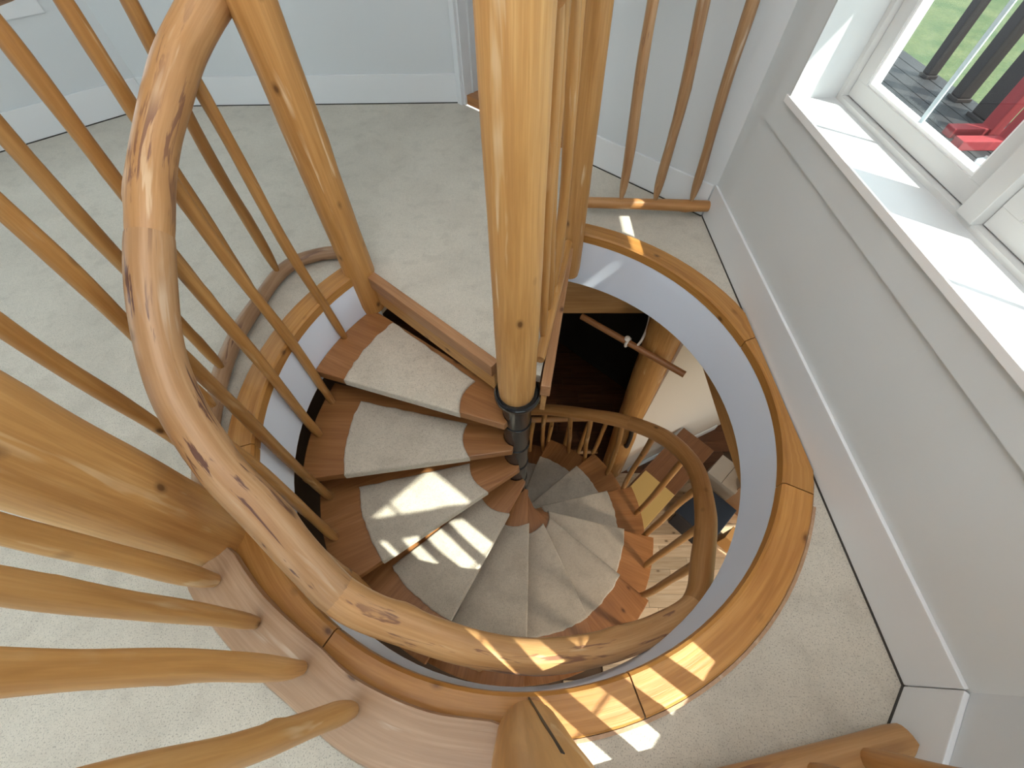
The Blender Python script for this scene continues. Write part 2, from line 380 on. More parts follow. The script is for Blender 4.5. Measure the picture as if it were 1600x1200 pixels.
def make_window(i, n, label, nsash=2):
    s = SD[i]; a0, a1, z0, z1 = OPEN[i]
    lo = s.p((a0 + a1) / 2, 0, z0)
    w = empty(f'window_{n}', lo, kind='structure', label=label)
    # casing boards on the wall face and the apron under the sill
    cw, cp = .085, -.009
    bm = s.box(a0 - cw, a0, cp, 0, z0 - cw, z1 + cw); obj('casing', bm, 'wall_right' if i == 0 else 'base', w)
    bm = s.box(a1, a1 + cw, cp, 0, z0 - cw, z1 + cw); obj('casing', bm, 'wall_right' if i == 0 else 'base', w)
    bm = s.box(a0, a1, cp, 0, z1, z1 + cw); obj('casing', bm, 'wall_right' if i == 0 else 'base', w)
    bm = s.box(a0, a1, cp, 0, z0 - cw, z0 - .012); obj('apron', bm, 'wall_right' if i == 0 else 'base', w)
    # sill board with a stepped nosing, reveal boards
    sl = obj('sill', s.box(a0 - .004, a1 + .004, -.012, .118, z0 - .012, z0 + .003, .002), 'sill', w)
    obj('nosing', s.box(a0 - .01, a1 + .01, -.018, -.0125, z0 - .012, z0 + .006, .0015), 'bead', sl)
    for (b0, b1) in ((a0 - .0005, a0 + .006), (a1 - .006, a1 + .0005)):
        obj('reveal', s.box(b0, b1, -.014, .118, z0, z1), 'sill', w)
    obj('reveal', s.box(a0, a1, -.010, .118, z1 - .006, z1), 'sill', w)
    # frame
    f0, f1 = .112, .165; fw = .022; bm = bmesh.new()
    s.box(a0, a1, f0, f1, z0, z0 + .014, bm=bm); s.box(a0, a1, f0, f1, z1 - fw, z1, bm=bm)
    s.box(a0, a0 + fw, f0, f1, z0 + .014, z1 - fw, bm=bm); s.box(a1 - fw, a1, f0, f1, z0 + .014, z1 - fw, bm=bm)
    fr = obj('window_frame', bm, 'vinyl', w)
    x0, x1 = a0 + fw, a1 - fw; mul = .045; wd = (x1 - x0 - mul * (nsash - 1)) / nsash
    for k in range(nsash - 1):
        m0 = x0 + wd * (k + 1) + mul * k
        obj('mullion', s.box(m0, m0 + mul, f0 - .006, f1, z0 + .014, z1 - fw, .002), 'vinyl', w)
    for k in range(nsash):
        b0 = x0 + k * (wd + mul) + .002; b1 = b0 + wd - .004; c0, c1 = z0 + .0165, z1 - fw - .002; sw = .046
        bm = bmesh.new(); g0, g1 = .128, .160
        s.box(b0, b1, g0, g1, c0, c0 + sw - .008, bm=bm, bevel=.002); s.box(b0, b1, g0, g1, c1 - sw, c1, bm=bm, bevel=.002)
        s.box(b0, b0 + sw, g0, g1, c0 + sw - .008, c1 - sw, bm=bm); s.box(b1 - sw, b1, g0, g1, c0 + sw - .008, c1 - sw, bm=bm)
        sa = obj('sash', bm, 'vinyl', w)
        q0, q1, r0, r1 = b0 + sw, b1 - sw, c0 + sw - .008, c1 - sw
        bm = bmesh.new(); bd = .007
        s.box(q0 - .001, q1 + .001, g0 + .004, g1 - .004, r0, r0 + bd, bm=bm); s.box(q0 - .001, q1 + .001, g0 + .004, g1 - .004, r1 - bd, r1, bm=bm)
        s.box(q0 - .001, q0 + bd, g0 + .004, g1 - .004, r0 + bd, r1 - bd, bm=bm); s.box(q1 - bd, q1 + .001, g0 + .004, g1 - .004, r0 + bd, r1 - bd, bm=bm)
        obj('glazing_bead', bm, 'bead', sa)
        obj('pane', s.box(q0 + bd, q1 - bd, .144, .147, r0 + bd, r1 - bd), 'glass', sa)
        mid = (q0 + q1) / 2
        obj('grille_bar', s.box(mid - .006, mid + .006, .1405, .1435, r0 + bd, r1 - bd), 'grille', sa)
        nb = 3
        for j in range(1, nb):
            zz = r0 + (r1 - r0) * j / nb
            obj('grille_bar', s.box(q0 + bd, q1 - bd, .1395, .1403, zz - .006, zz + .006), 'grille', sa)
    return w
make_window(0, 1, 'white two-pane window with a deep sunlit sill in the right wall')
make_window(7, 2, 'white window in the angled wall below right, mostly out of view', 1)
make_window(4, 3, 'white window in the left wall, out of view')
make_window(5, 4, 'white window in the front left wall, out of view')
make_window(6, 5, 'white window in the front wall, out of view')
make_window(3, 6, 'white window in the back left wall, out of view')

# doorway in the angled wall, next to the back wall
s = SD[1]; a0, a1, z0, z1 = OPEN[1]
dr = empty('door_1', s.p((a0 + a1) / 2, 0, -1), kind='structure', label='white-cased doorway with a wooden step between the back wall and the log post')
for b0, b1 in ((a0 - .07, a0), (a1, min(s.L - .002, a1 + .045))):
    obj('door_casing', s.box(b0, b1, -.016, 0, -1.0, z1 + .07, .002), 'base', dr)
obj('door_casing', s.box(a0, a1, -.016, 0, z1, z1 + .07, .002), 'base', dr)
for b0, b1 in ((a0, a0 + .012), (a1 - .012, a1)):
    obj('door_jamb', s.box(b0, b1, 0, TH, -1.0, z1), 'base', dr)
obj('threshold_step', s.box(a0 + .012, a1 - .012, .012, .30, -1.0, -.955, .004), 'tread', dr, gc=gc_axis((s.t.x, s.t.y, 0)))
obj('landing_floor', s.box(a0 - .02, a1 + .02, .20, .56, -1.06, -.956), 'tread', dr, gc=gc_axis((s.t.x, s.t.y, 0)))
bm = s.box(a0 - .06, a1 + .06, .56, .60, -1.0, .50); s.box(a0 - .06, a0 - .02, TH, .56, -1.0, .50, bm=bm); s.box(a1 + .02, a1 + .06, TH, .56, -1.0, .50, bm=bm); s.box(a0 - .06, a1 + .06, TH, .56, .46, .50, bm=bm)
obj('wall_closet', bm, 'wall', kind='structure', label='white alcove walls seen through the doorway behind the log post')

# ---------------------------------------------------------------- floor with the stairwell and landing wedge
R_IN, R_OUT, R_WALL = .732, .800, .728
A0, A1 = 138.0, 434.0                                    # the opening runs from the left log post round to the right one
LAND = [(-.523, 1.163), (-.045, .757), (-.01, .73), (.085, .70), (.215, 1.36)]
def floor_outline(r):
    out = [(x, y) for x, y in [pol(r, A0 + (A1 - A0) * k / 90) for k in range(91)]]
    return out
def slab(r, z0, z1, outer, LAND=LAND):
    """plate = outer polygon minus the opening; built as strips from the opening edge to the outer polygon"""
    bm = bmesh.new()
    hole = floor_outline(r) + [LAND[4], LAND[3], LAND[2], LAND[1], LAND[0]]
    def hit(a):
        d = Vector((math.cos(math.radians(a)), math.sin(math.radians(a)))); best = None
        for i in range(len(outer)):
            p, q = Vector(outer[i]), Vector(outer[(i + 1) % len(outer)]); e = q - p
            den = d.x * e.y - d.y * e.x
            if abs(den) < 1e-9: continue
            w = p - Vector((CX, CY)); t = (w.x * e.y - w.y * e.x) / den; u = (w.x * d.y - w.y * d.x) / den
            if t > 0 and -1e-6 <= u <= 1 + 1e-6 and (best is None or t < best): best = t
        return (CX + d.x * best, CY + d.y * best)
    corner = [math.degrees(math.atan2(p[1] - CY, p[0] - CX)) for p in outer]
    angs = sorted({round(A0 + (A1 - A0) * k / 90, 4) for k in range(91)} | {round(c + o, 4) for c in corner for o in (0, 360) if A0 < c + o < A1})
    def ringpair(zz):
        I = [];
        for a in angs:
            x, y = pol(r, a); hx, hy = hit(a)
            if math.hypot(hx - CX, hy - CY) < r: x, y = hx, hy
            I.append((bm.verts.new((x * S, y * S, Z(zz))), bm.verts.new((hx * S, hy * S, Z(zz)))))
        return I
    up, dn = ringpair(z1), ringpair(z0)
    for k in range(len(angs) - 1):
        for a, b, c, d in ((up[k][0], up[k][1], up[k + 1][1], up[k + 1][0]), (dn[k][0], dn[k + 1][0], dn[k + 1][1], dn[k][1]), (up[k][0], up[k + 1][0], dn[k + 1][0], dn[k][0]), (up[k][1], dn[k][1], dn[k + 1][1], up[k + 1][1])):
            try: bm.faces.new((a, b, c, d))
            except ValueError: pass
    # landing side: between A1-360 and A0 through the back
    wedge = [hit(A0)] + [outer[i] for i in sorted(range(len(outer)), key=lambda i: -corner[i]) if A1 - 360 < corner[i] < A0] + [hit(A1)] + [pol(r, A1)] + [LAND[4], LAND[3], LAND[2], LAND[1], LAND[0]] + [pol(r, A0)]
    hi = [bm.verts.new((x * S, y * S, Z(z1))) for x, y in wedge]; lo = [bm.verts.new((x * S, y * S, Z(z0))) for x, y in wedge]
    bm.faces.new(hi); bm.faces.new(lo[::-1])
    for k in range(len(wedge)): bm.faces.new((lo[k], lo[(k + 1) % len(wedge)], hi[(k + 1) % len(wedge)], hi[k]))
    bmesh.ops.remove_doubles(bm, verts=bm.verts, dist=1e-5)
    return bm
obj('floor', slab(R_IN + .03, -1.035, -1.0, OCT), 'carpet', kind='structure', label='beige carpet floor of the upper room and landing wedge')
LOWOUT = [(2.4, -2.2), (2.4, 4.2), (-3.6, 4.2), (-3.6, -2.2)]
obj('ceiling_lower', slab(R_IN + .004, -1.23, -1.205, LOWOUT, [(-.49, 1.25), (-.03, .88), (0, .86), (.06, .86), (.20, 1.40)]), 'lowceil', kind='structure', label='ceiling of the lower room around the stair opening')

# white curved stairwell wall
bm = bmesh.new(); N = 90; rows = []
for k in range(N + 1):
    a = A0 + (A1 - A0) * k / N
    rows.append([bm.verts.new((*polm(r, a), Z(z))) for r, z in ((R_WALL, -1.232), (R_WALL, -1.018), (R_WALL + .012, -1.018), (R_WALL + .012, -1.232))])
for a, b in zip(rows, rows[1:]):
    for j in range(4): bm.faces.new((a[j], a[(j + 1) % 4], b[(j + 1) % 4], b[j]))
bm.faces.new(rows[0]); bm.faces.new(rows[-1][::-1])
obj('wall_stairwell', bm, 'drywall', smooth='auto', kind='structure', label='white curved drywall band lining the round stair opening')
# fir ring round the opening: curved boards butted end to end
tr = empty('trim_1', W(CX, CY, -1.0), kind='structure', label='curved fir boards ringing the round stair opening')
seams = [A0 + 1.5, 196, 238.5, 287, 335, 372, A1 - 1]
XLIM = .763
for q in range(len(seams) - 1):
    a, b = seams[q] + .12, seams[q + 1] - .12; n = 16; bm = bmesh.new(); rows = []
    prof = [(R_WALL - .002, -1.020), (R_WALL - .002, -.990), (R_WALL + .004, -.984), (R_OUT - .004, -.986), (R_OUT, -.990), (R_OUT, -1.0), (R_IN + .028, -1.0), (R_IN + .028, -1.020)]
    g = {}
    for k in range(n + 1):
        an = a + (b - a) * k / n; row = []
        for r, z in prof:
            x, y = pol(r, an); x = min(x, XLIM - (0 if r > .76 else .002))
            v = bm.verts.new((x * S, y * S, Z(z))); g[v] = Vector((r * S, z * S, math.radians(an) * .76 * S + q * 2.0)); row.append(v)
        rows.append(row)
    for u, v in zip(rows, rows[1:]):
        for j in range(len(prof)): bm.faces.new((u[j], u[(j + 1) % len(prof)], v[(j + 1) % len(prof)], v[j]))
    bm.faces.new(rows[0]); bm.faces.new(rows[-1][::-1])
    obj('trim_board', bm, 'ring', tr, smooth='auto', gc=lambda v, g=g: g[v])
# pale plywood edge showing outside the fir ring
for a, b in ((232, 287), (287, 333)):
    bm = bmesh.new(); rows = []
    for k in range(17):
        an = a + (b - a) * k / 16; row = []
        for rr_, zz in ((R_OUT + .0015, -1.0), (R_OUT + .0015, -.992), (R_OUT + .008, -.992), (R_OUT + .008, -1.0)):
            x, y = pol(rr_, an); row.append(bm.verts.new((min(x, XLIM) * S, y * S, Z(zz))))
        rows.append(row)
    for u, v in zip(rows, rows[1:]):
        for j in range(4): bm.faces.new((u[j], u[(j + 1) % 4], v[(j + 1) % 4], v[j]))
    bm.faces.new(rows[0]); bm.faces.new(rows[-1][::-1])
    obj('edge_strip', bm, 'flat_rail', tr)
# landing edge boards
def edge_board(n, p, q, width, side, label, zlo=-1.13):
    p, q = Vector(p), Vector(q); t = (q - p).normalized(); nn = Vector((-t.y, t.x)) * side
    e = empty(f'trim_{n}', W(p.x, p.y, -1), kind='structure', label=label)
    o = W(p.x, p.y, -1.045); d = Vector((t.x, t.y, 0)); L = (q - p).length * S
    w3 = Vector((nn.x, nn.y, 0))
    obj('top_board', box(o, d * L, w3 * width * S, Vector((0, 0, .052 * S)), .004), 'board', e, gc=gc_axis(d))
    obj('fascia_board', box(W(p.x, p.y, zlo) + w3 * .004 * S, d * L, w3 * (width * .55) * S, Vector((0, 0, (-1.045 - zlo) * S)), .003), 'beam', e, gc=gc_axis(d))
edge_board(2, (-.500, 1.155), (-.040, .752), .034, -1, 'brown board edging the carpeted landing on its left side')
edge_board(3, (.205, 1.31), (.083, .660), .030, 1, 'brown board edging the landing under the row of upright sticks')

# ---------------------------------------------------------------- spiral staircase
ST = empty('spiral_staircase', W(CX, CY, -3.158), label='wooden spiral staircase with carpeted treads around a black steel pole', cat='staircase')
NTREAD = 12; RISE = .166; STEP = 26.3; PH1 = 166.8
ax = (CX * S, CY * S)
pole = obj('pole', lathe([(.046 * S, Z(-3.158)), (.046 * S, Z(-1.10))], ax), 'steel', ST, smooth='auto')
prof = [(.0475, -1.10), (.050, -1.085), (.066, -1.07), (.0715, -1.06), (.0715, -1.045), (.066, -1.038), (.061, -1.045)]
obj('flange', lathe([(r * S, Z(z)) for r, z in prof], ax), 'steel', ST, smooth='auto')
for i in range(NTREAD):
    zc = -1 - RISE * (i + 1)
    obj('collar', lathe([(.0485 * S, Z(zc - .06)), (.0495 * S, Z(zc - .058)), (.0495 * S, Z(zc - .052)), (.0485 * S, Z(zc - .05))], ax), 'steel', pole, smooth='auto')
def front_pt(R, phf, r):
    ax_, ay_ = pol(R, phf); bx, by = pol(.064, phf + 62)
    lo, hi = 0.0, 1.0
    for _ in range(40):
        m = (lo + hi) / 2; x, y = ax_ + (bx - ax_) * m, ay_ + (by - ay_) * m
        if math.hypot(x - CX, y - CY) > r: lo = m
        else: hi = m
    return (x, y)
for i in range(NTREAD):
    phf = PH1 + STEP * i; phb = phf - STEP - 4.5 + (0 if i else 4.5); z = -1 - RISE * (i + 1)
    R = .726 if i == 0 else .742 + .004 * min(i, 6)
    out = [pol(R, phb + (phf - phb) * k / 8) for k in range(9)]
    out.append(pol(.064, phf + 62))
    out += [pol(.047, phf + 62 - (62 + 34 + STEP) * k / 6) for k in range(7)]
    out.append(pol(.075, phb - 28))
    d = Vector((math.cos(math.radians((phf + phb) / 2)), math.sin(math.radians((phf + phb) / 2)), 0))
    t = obj('tread', prism([(x * S, y * S) for x, y in out], Z(z - .034), Z(z), .004), 'tread', ST, gc=gc_axis(d))
    # carpet pad set on the tread, its front lapping the nosing
    ro, ri = .606, .186; rr = random.Random(40 + i)
    o2 = [pol(ro + rr.uniform(-.003, .003), (phf - 26.4) + (phf - phf + 26.4) * k / 14) for k in range(15)]
    fo = front_pt(R, phf, ro); fi = front_pt(R, phf, ri); o2[-1] = fo
    for k in range(1, 12):
        f = k / 12; o2.append((fo[0] + (fi[0] - fo[0]) * f, fo[1] + (fi[1] - fo[1]) * f))
    fa = math.degrees(math.atan2(fi[1] - CY, fi[0] - CX))
    while fa < phf - 20: fa += 360
    ba = phf - 26.4
    for k in range(7): o2.append(pol(ri + .008 * math.sin(math.pi * k / 6), fa + (ba - fa) * k / 6))
    for k in range(1, 12):
        r = ri + (ro - ri) * k / 12; o2.append(pol(r, ba + rr.uniform(-.25, .25)))
    nx = math.radians(phf + 90); ox, oy = .0075 * math.cos(nx), .0075 * math.sin(nx)
    o2 = [(x + ox, y + oy) if 14 <= q <= 26 else (x, y) for q, (x, y) in enumerate(o2)]
    bm = prism([((x) * S, (y) * S) for x, y in o2], Z(z - .022), Z(z + .011), .011, 3)
    obj('carpet_pad', bm, 'pad', t, smooth='auto')
# handrail: (angle, radius, height, thickness)
RAIL = [(118, .80, -.10, .052), (128, .80, -.16, .052), (140, .80, -.235, .052), (151.3, .78, -.308, .050), (159.6, .752, -.36, .046), (169.2, .729, -.421, .045), (178.6, .707, -.48, .045), (187.8, .698, -.538, .044), (196.9, .694, -.596, .043),
        (205.3, .685, -.649, .043), (214.7, .669, -.708, .044), (223, .654, -.761, .044), (232.7, .658, -.822, .043), (240.8, .667, -.873, .042), (251.7, .658, -.942, .042), (262.8, .661, -1.012, .042),
        (274.6, .669, -1.086, .042), (288.3, .681, -1.173, .043), (301.7, .708, -1.257, .043), (313, .742, -1.328, .043), (324.5, .722, -1.401, .045), (342.1, .728, -1.512, .047), (359.7, .748, -1.624, .048),
        (374.2, .715, -1.715, .046), (389, .639, -1.809, .044), (406.5, .574, -1.919, .041), (432.6, .57, -2.083, .038), (455, .60, -2.22, .036), (475, .64, -2.34, .036)]
def rail_at(a):
    for p, q in zip(RAIL, RAIL[1:]):
        if p[0] <= a <= q[0]:
            t = (a - p[0]) / (q[0] - p[0]); return tuple(p[j] + (q[j] - p[j]) * t for j in (1, 2, 3))
    return RAIL[-1][1:]
rail_pts = [W(*pol(r, a), z) for a, r, z, k in RAIL]
fine = catmull(rail_pts, 10)
def seg_of(a_lo, a_hi):
    pts = []
    for k, p in enumerate(fine):
        i, f = divmod(k, 10); a = RAIL[min(i, len(RAIL) - 1)][0] + (RAIL[min(i + 1, len(RAIL) - 1)][0] - RAIL[min(i, len(RAIL) - 1)][0]) * f / 10
        if a_lo <= a <= a_hi: pts.append(p)
    return pts
up = Vector((0, 0, 1))
for j, (a, b, m, r0, r1) in enumerate(((118, 180.9, 'rail', .052, .0455), (179.6, 239.4, 'rail_bark', .047, .0435), (238.0, 313.6, 'rail', .0425, .0415), (311.5, 388.0, 'rail_low', .044, .0445), (386.0, 476, 'rail_low', .0435, .036))):
    log('handrail_segment', seg_of(a, b), r0 * .82 * S, m, ST, r1=r1 * .84 * S, seg=20, step=.025, wob=.0, lump=.035, seed=20 + j, tip0=.975, tip1=.975, tiplen=.008)
# balusters, two to a tread
for i in range(NTREAD):
    phf = PH1 + STEP * i; zt = -1 - RISE * (i + 1)
    for j, dd in enumerate((-24.9, -12.9)):
        if i == 0 and j == 0: continue
        a = phf + dd + random.Random(i * 2 + j).uniform(-.6, .6)
        if a > 470: continue
        r, z, k = rail_at(a); rb = .712 + (.02 if i > 5 else 0)
        b = W(*pol(rb, a), zt - .002); t = W(*pol(r, a), z)
        md = b.lerp(t, .5) + Vector((random.Random(i * 5 + j).uniform(-.012, .012), random.Random(i * 7 + j).uniform(-.012, .012), 0))
        log('baluster', catmull([b, md, t], 6), .0145 * S, 'stick', ST, r1=.0150 * S, seg=12, step=.05, wob=.08, lump=.07, seed=100 + i * 2 + j, tip0=.72, tip1=.8, tiplen=.06)

# ---------------------------------------------------------------- log posts of the upper room
log('log_post', [W(CX - .003, CY, -1.045), W(CX - .024, CY, ZTOP)], .0560 * S, 'log_pale', r1=.0465 * S, seg=28, wob=.006, lump=.012, seed=3, knob=.22, tip0=.96, tiplen=.05, label='thick pale log post rising from the black pole at the centre of the stairs', cat='log post')
log('log_post', [W(-.548, 1.155, -1.168), W(-.548, 1.155, ZTOP)], .053 * S, 'log', r1=.049 * S, seg=24, wob=.006, lump=.018, seed=4, knob=.22, tip0=.9, tiplen=.04, label='log post at the left corner of the landing, standing on the top tread', cat='log post')
log('log_post', [W(-.690, .240, -1.0), W(-.690, .250, ZTOP)], .073 * S, 'log_pale', r1=.070 * S, seg=28, wob=.006, lump=.015, seed=5, knob=.22, tip0=.96, tiplen=.04, label='very thick log post at the left edge of the picture standing on the carpet', cat='log post')
log('log_post', [W(.238, 1.318, -1.15), W(.160, 1.318, ZTOP)], .038 * S, 'log', r1=.036 * S, seg=24, wob=.006, lump=.02, seed=6, knob=.22, tip0=.88, tiplen=.05, label='log post behind the central post where the short railing begins', cat='log post')
fp = empty('log_post', W(.032, -.122, -.984), label='cracked log post standing on the fir ring at the bottom edge', cat='log post')
log('post_shaft', [W(.032, -.122, -.984), W(.032, -.122, ZTOP)], .060 * S, 'log_pale', fp, r1=.056 * S, seg=28, wob=.0, lump=.012, seed=8, knob=.2, tip0=.94, tiplen=.05)
obj('crack', box(W(.0305, -.0603, -.983), Vector((.0042, 0, 0)), Vector((0, -.012, 0)), Vector((.012, -.004, .7))), 'iron', fp)

# ---------------------------------------------------------------- guard railings of the upper room
def guard(loc, label, bottom, top, sticks, rb, rt, mat_b, mat_s, rs=.020, zb=-.965, flat=None, seedb=0, top_z=-.20, splay=0, tip=.5, matt='rail', lean=None):
    g = empty('guard_railing', loc, label=label, cat='railing')
    log('bottom_rail', catmull(bottom, 8) if len(bottom) > 2 else bottom, rb * S, mat_b, g, seg=18, step=.03, wob=.01, lump=.05, seed=seedb, tip0=.92, tip1=.92, tiplen=.03, flat=flat)
    log('top_rail', catmull(top, 8) if len(top) > 2 else top, rt * S, matt, g, seg=16, step=.06, wob=.01, lump=.04, seed=seedb + 1)
    for k, (x, y) in enumerate(sticks):
        dx, dy = lean[k] if lean else (0, 0)
        b = W(x, y, zb); t = W(x + dx, y + dy, top_z); rr = random.Random(seedb * 13 + k)
        md = b.lerp(t, .5) + Vector((rr.uniform(-.012, .012), rr.uniform(-.012, .012), 0))
        log('baluster', catmull([b, md, t], 6), rs * S * rr.uniform(.92, 1.1), mat_s, g, r1=rs * 1.05 * S, seg=12, step=.04, wob=.08, lump=.08, seed=seedb * 13 + k, tip0=tip, tip1=.7, tiplen=.10)
    return g
# A: behind the stair rail, from the left landing post to the thick post
arcA = [(-.600, 1.235), (-.70, 1.215), (-.775, 1.17), (-.812, 1.10), (-.835, .97), (-.852, .84), (-.845, .70), (-.818, .57), (-.785, .44), (-.748, .325)]
guard(W(-.83, .75, -1), 'curved railing of slim sticks on a greyed log, behind the stair handrail at left', [W(x, y, -.972) for x, y in arcA], [W(x, y, -.17) for x, y in arcA],
      [(-.808, 1.109), (-.826, .966), (-.850, .833), (-.838, .699), (-.812, .572), (-.788, .426)], .023, .042, 'grey_log', 'stick', .0150, zb=-.965, seedb=30, top_z=-.17, tip=.45, lean=[(.035, 0)] * 6)
# B: bottom left, from the thick post to the cracked post
arcB = [(-.660, .172), (-.60, .115), (-.517, .050), (-.403, -.022), (-.292, -.085), (-.17, -.125), (-.02, -.145)]
guard(W(-.40, -.02, -1), 'foreground railing of four thick pale sticks on a flat-topped log, bottom left', [W(x, y, -.962) for x, y in arcB], [W(x - .02, y - .03, -.17) for x, y in arcB],
      [(-.625, .137), (-.513, .060), (-.400, -.014), (-.290, -.077)], .050, .045, 'flat_rail', 'log_pale', .0175, zb=-.945, seedb=31, top_z=-.17, tip=.72, flat=(up, .25))
# C: right log post to the angled wall
guard(W(.52, 1.5, -1), 'short railing of three sharpened sticks between log post and angled wall', [W(.275, 1.497, -.945), W(.778, 1.470, -.945)], [W(.27, 1.50, -.17), (W(.79, 1.46, -.17))],
      [(.425, 1.490), (.558, 1.483), (.695, 1.475)], .021, .032, 'rail_low', 'stick_grey', .0165, zb=-.932, seedb=32, top_z=-.17, tip=.3, lean=[(-.048, 0), (-.055, .0), (-.055, .0)])
# D: along the landing's right edge, seen end-on behind the central post
guard(W(.15, 1.0, -1), 'railing of upright sticks seen end-on behind the central log post', [W(.082, .735, -.968), W(.208, 1.275, -.968)], [W(.045, .73, -.15), W(.178, 1.28, -.15)],
      [(.094, .82), (.116, .93), (.142, 1.04), (.168, 1.15)], .016, .034, 'stick', 'log', .0140, zb=-.96, seedb=33, top_z=-.15, tip=.6, lean=[(-.03, 0)] * 4)
# E: from the cracked post to the front right wall
guard(W(.36, -.19, -1), 'railing running from the cracked log post to the wall below the picture', [W(.085, -.235, -.945), W(.690, -.122, -.945)], [W(.07, -.23, -.17), W(.66, -.14, -.17)],
      [(.17, -.219), (.28, -.199), (.39, -.178), (.50, -.157), (.60, -.139)], .030, .040, 'rail', 'stick', .019, zb=-.94, seedb=34, top_z=-.17, tip=.6)

# added fill light for the upper room, in an unseen bowl under the ceiling
LX, LY, LZ = -.20 * S, .02 * S, Z(ZTOP) - .85
cl = empty('added_fill_lamp', (LX, LY, LZ), label='added fill lamp in a white bowl under the ceiling, out of view', cat='lamp')
obj('fill_lamp_rose', lathe([(.07, Z(ZTOP) - .03), (.06, Z(ZTOP))], (LX, LY)), 'lampmetal', cl, smooth='auto')
obj('stem', lathe([(.009, LZ + .02), (.009, Z(ZTOP) - .02)], (LX, LY), 10), 'lampmetal', cl, smooth='auto')
obj('fill_lamp_bowl', lathe([(.02, LZ), (.16, LZ + .015), (.26, LZ + .06), (.30, LZ + .11), (.288, LZ + .11), (.25, LZ + .07), (.15, LZ + .03), (.02, LZ + .02)], (LX, LY)), 'bead', cl, smooth='auto')
ld = bpy.data.lights.new('upper_fill_light', 'AREA'); ld.shape = 'DISK'; ld.size = .5; ld.energy = 31; ld.color = (.97, .985, 1.0)
lo = bpy.data.objects.new('upper_fill_light', ld); C.objects.link(lo); lo.location = (LX, LY, LZ + .10); lo.rotation_euler = (math.pi, 0, 0)

# ---------------------------------------------------------------- lower room
ZL = -3.158
obj('floor_lower', box(W(-3.6, -2.2, ZL - .06), Vector((6.2 * S, 0, 0)), Vector((0, 6.4 * S, 0)), Vector((0, 0, .04 * S))), 'soffit', kind='structure', label='subfloor of the lower room').name
FL = bpy.data.objects['floor_lower']
def planks(x0, x1, y0, y1, mat, w, seed, keep):
    rnd = random.Random(seed); protos = []
    for k in range(4):
        L = (.34, .42, .50, .58)[k]; bm = box((0, 0, 0), (L * S - .002, 0, 0), (0, w * S - .002, 0), (0, 0, .02 * S), .0015)
        o = obj('plank', bm, mat, None, gc=gc_axis((1, 0, 0))); protos.append((L, o.data)); bpy.data.objects.remove(o)
    y = y0; n = 0
    while y < y1:
        x = x0 - rnd.uniform(0, .4)
        while x < x1:
            L, me = rnd.choice(protos)
            if keep(x + L / 2, y + w / 2):
                p = bpy.data.objects.new('plank', me); C.objects.link(p); p.parent = FL
                p.location = W(x + L / 2, y + w / 2, ZL - .02) - ROOT['floor_lower']; n += 1
            x += L
        y += w
    return n
planks(.55, 2.55, -.75, 1.25, 'plank', .080, 3, lambda x, y: x > .45)
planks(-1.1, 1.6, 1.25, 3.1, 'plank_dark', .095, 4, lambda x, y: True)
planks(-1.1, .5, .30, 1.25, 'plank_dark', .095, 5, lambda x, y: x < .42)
def lwall(name, p, q, z0, z1, th, mat, label, openings=None):
    p, q = Vector(p), Vector(q); t = (q - p).normalized(); n = Vector((-t.y, t.x)); L = (q - p).length; bm = bmesh.new()
    def bx(a, b, c, d):
        o = p + t * a; e = t * (b - a)
        add_box(bm, W(o.x, o.y, c), Vector((e.x * S, e.y * S, 0)), Vector((n.x * th * S, n.y * th * S, 0)), Vector((0, 0, (d - c) * S)))
    if openings:
        a, b, c, d = openings
        bx(0, a, z0, z1); bx(b, L, z0, z1); bx(a, b, z0, c); bx(a, b, d, z1)
    else: bx(0, L, z0, z1)
    return obj(name, bm, mat, kind='structure', label=label)
lwall('wall_lower_right', (2.35, -2.2), (2.35, 4.2), ZL - .02, -1.2, -.12, 'lowwall', 'right wall of the lower room', (2.10, 3.35, -2.75, -1.45))
lwall('wall_lower_front', (-3.6, -2.1), (2.5, -2.1), ZL - .02, -1.2, -.12, 'lowwall', 'front wall of the lower room', (3.2, 5.2, -2.6, -1.5))
lwall('wall_lower_left', (-3.5, -2.2), (-3.5, 4.2), ZL - .02, -1.2, .12, 'lowwall', 'left wall of the lower room')
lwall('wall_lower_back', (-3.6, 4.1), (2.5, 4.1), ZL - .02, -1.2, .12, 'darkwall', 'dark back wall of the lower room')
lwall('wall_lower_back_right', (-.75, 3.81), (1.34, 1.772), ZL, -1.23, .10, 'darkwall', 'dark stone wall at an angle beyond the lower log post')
lwall('wall_lower_partition', (.795, 1.212), (2.30, 1.925), ZL, -1.23, .06, 'lowwall', 'cream partition wall beside the lower log post')
d = (Vector((1.90, 1.735)) - Vector((.868, 1.245))).normalized(); nn = Vector((d.y, -d.x))
obj('baseboard_lower', box(W(.93, 1.272, ZL), Vector((d.x, d.y, 0)) * .90 * S, Vector((nn.x, nn.y, 0)) * .018, Vector((0, 0, .09)), .003), 'base', kind='structure', label='pale baseboard at the foot of the cream partition wall')
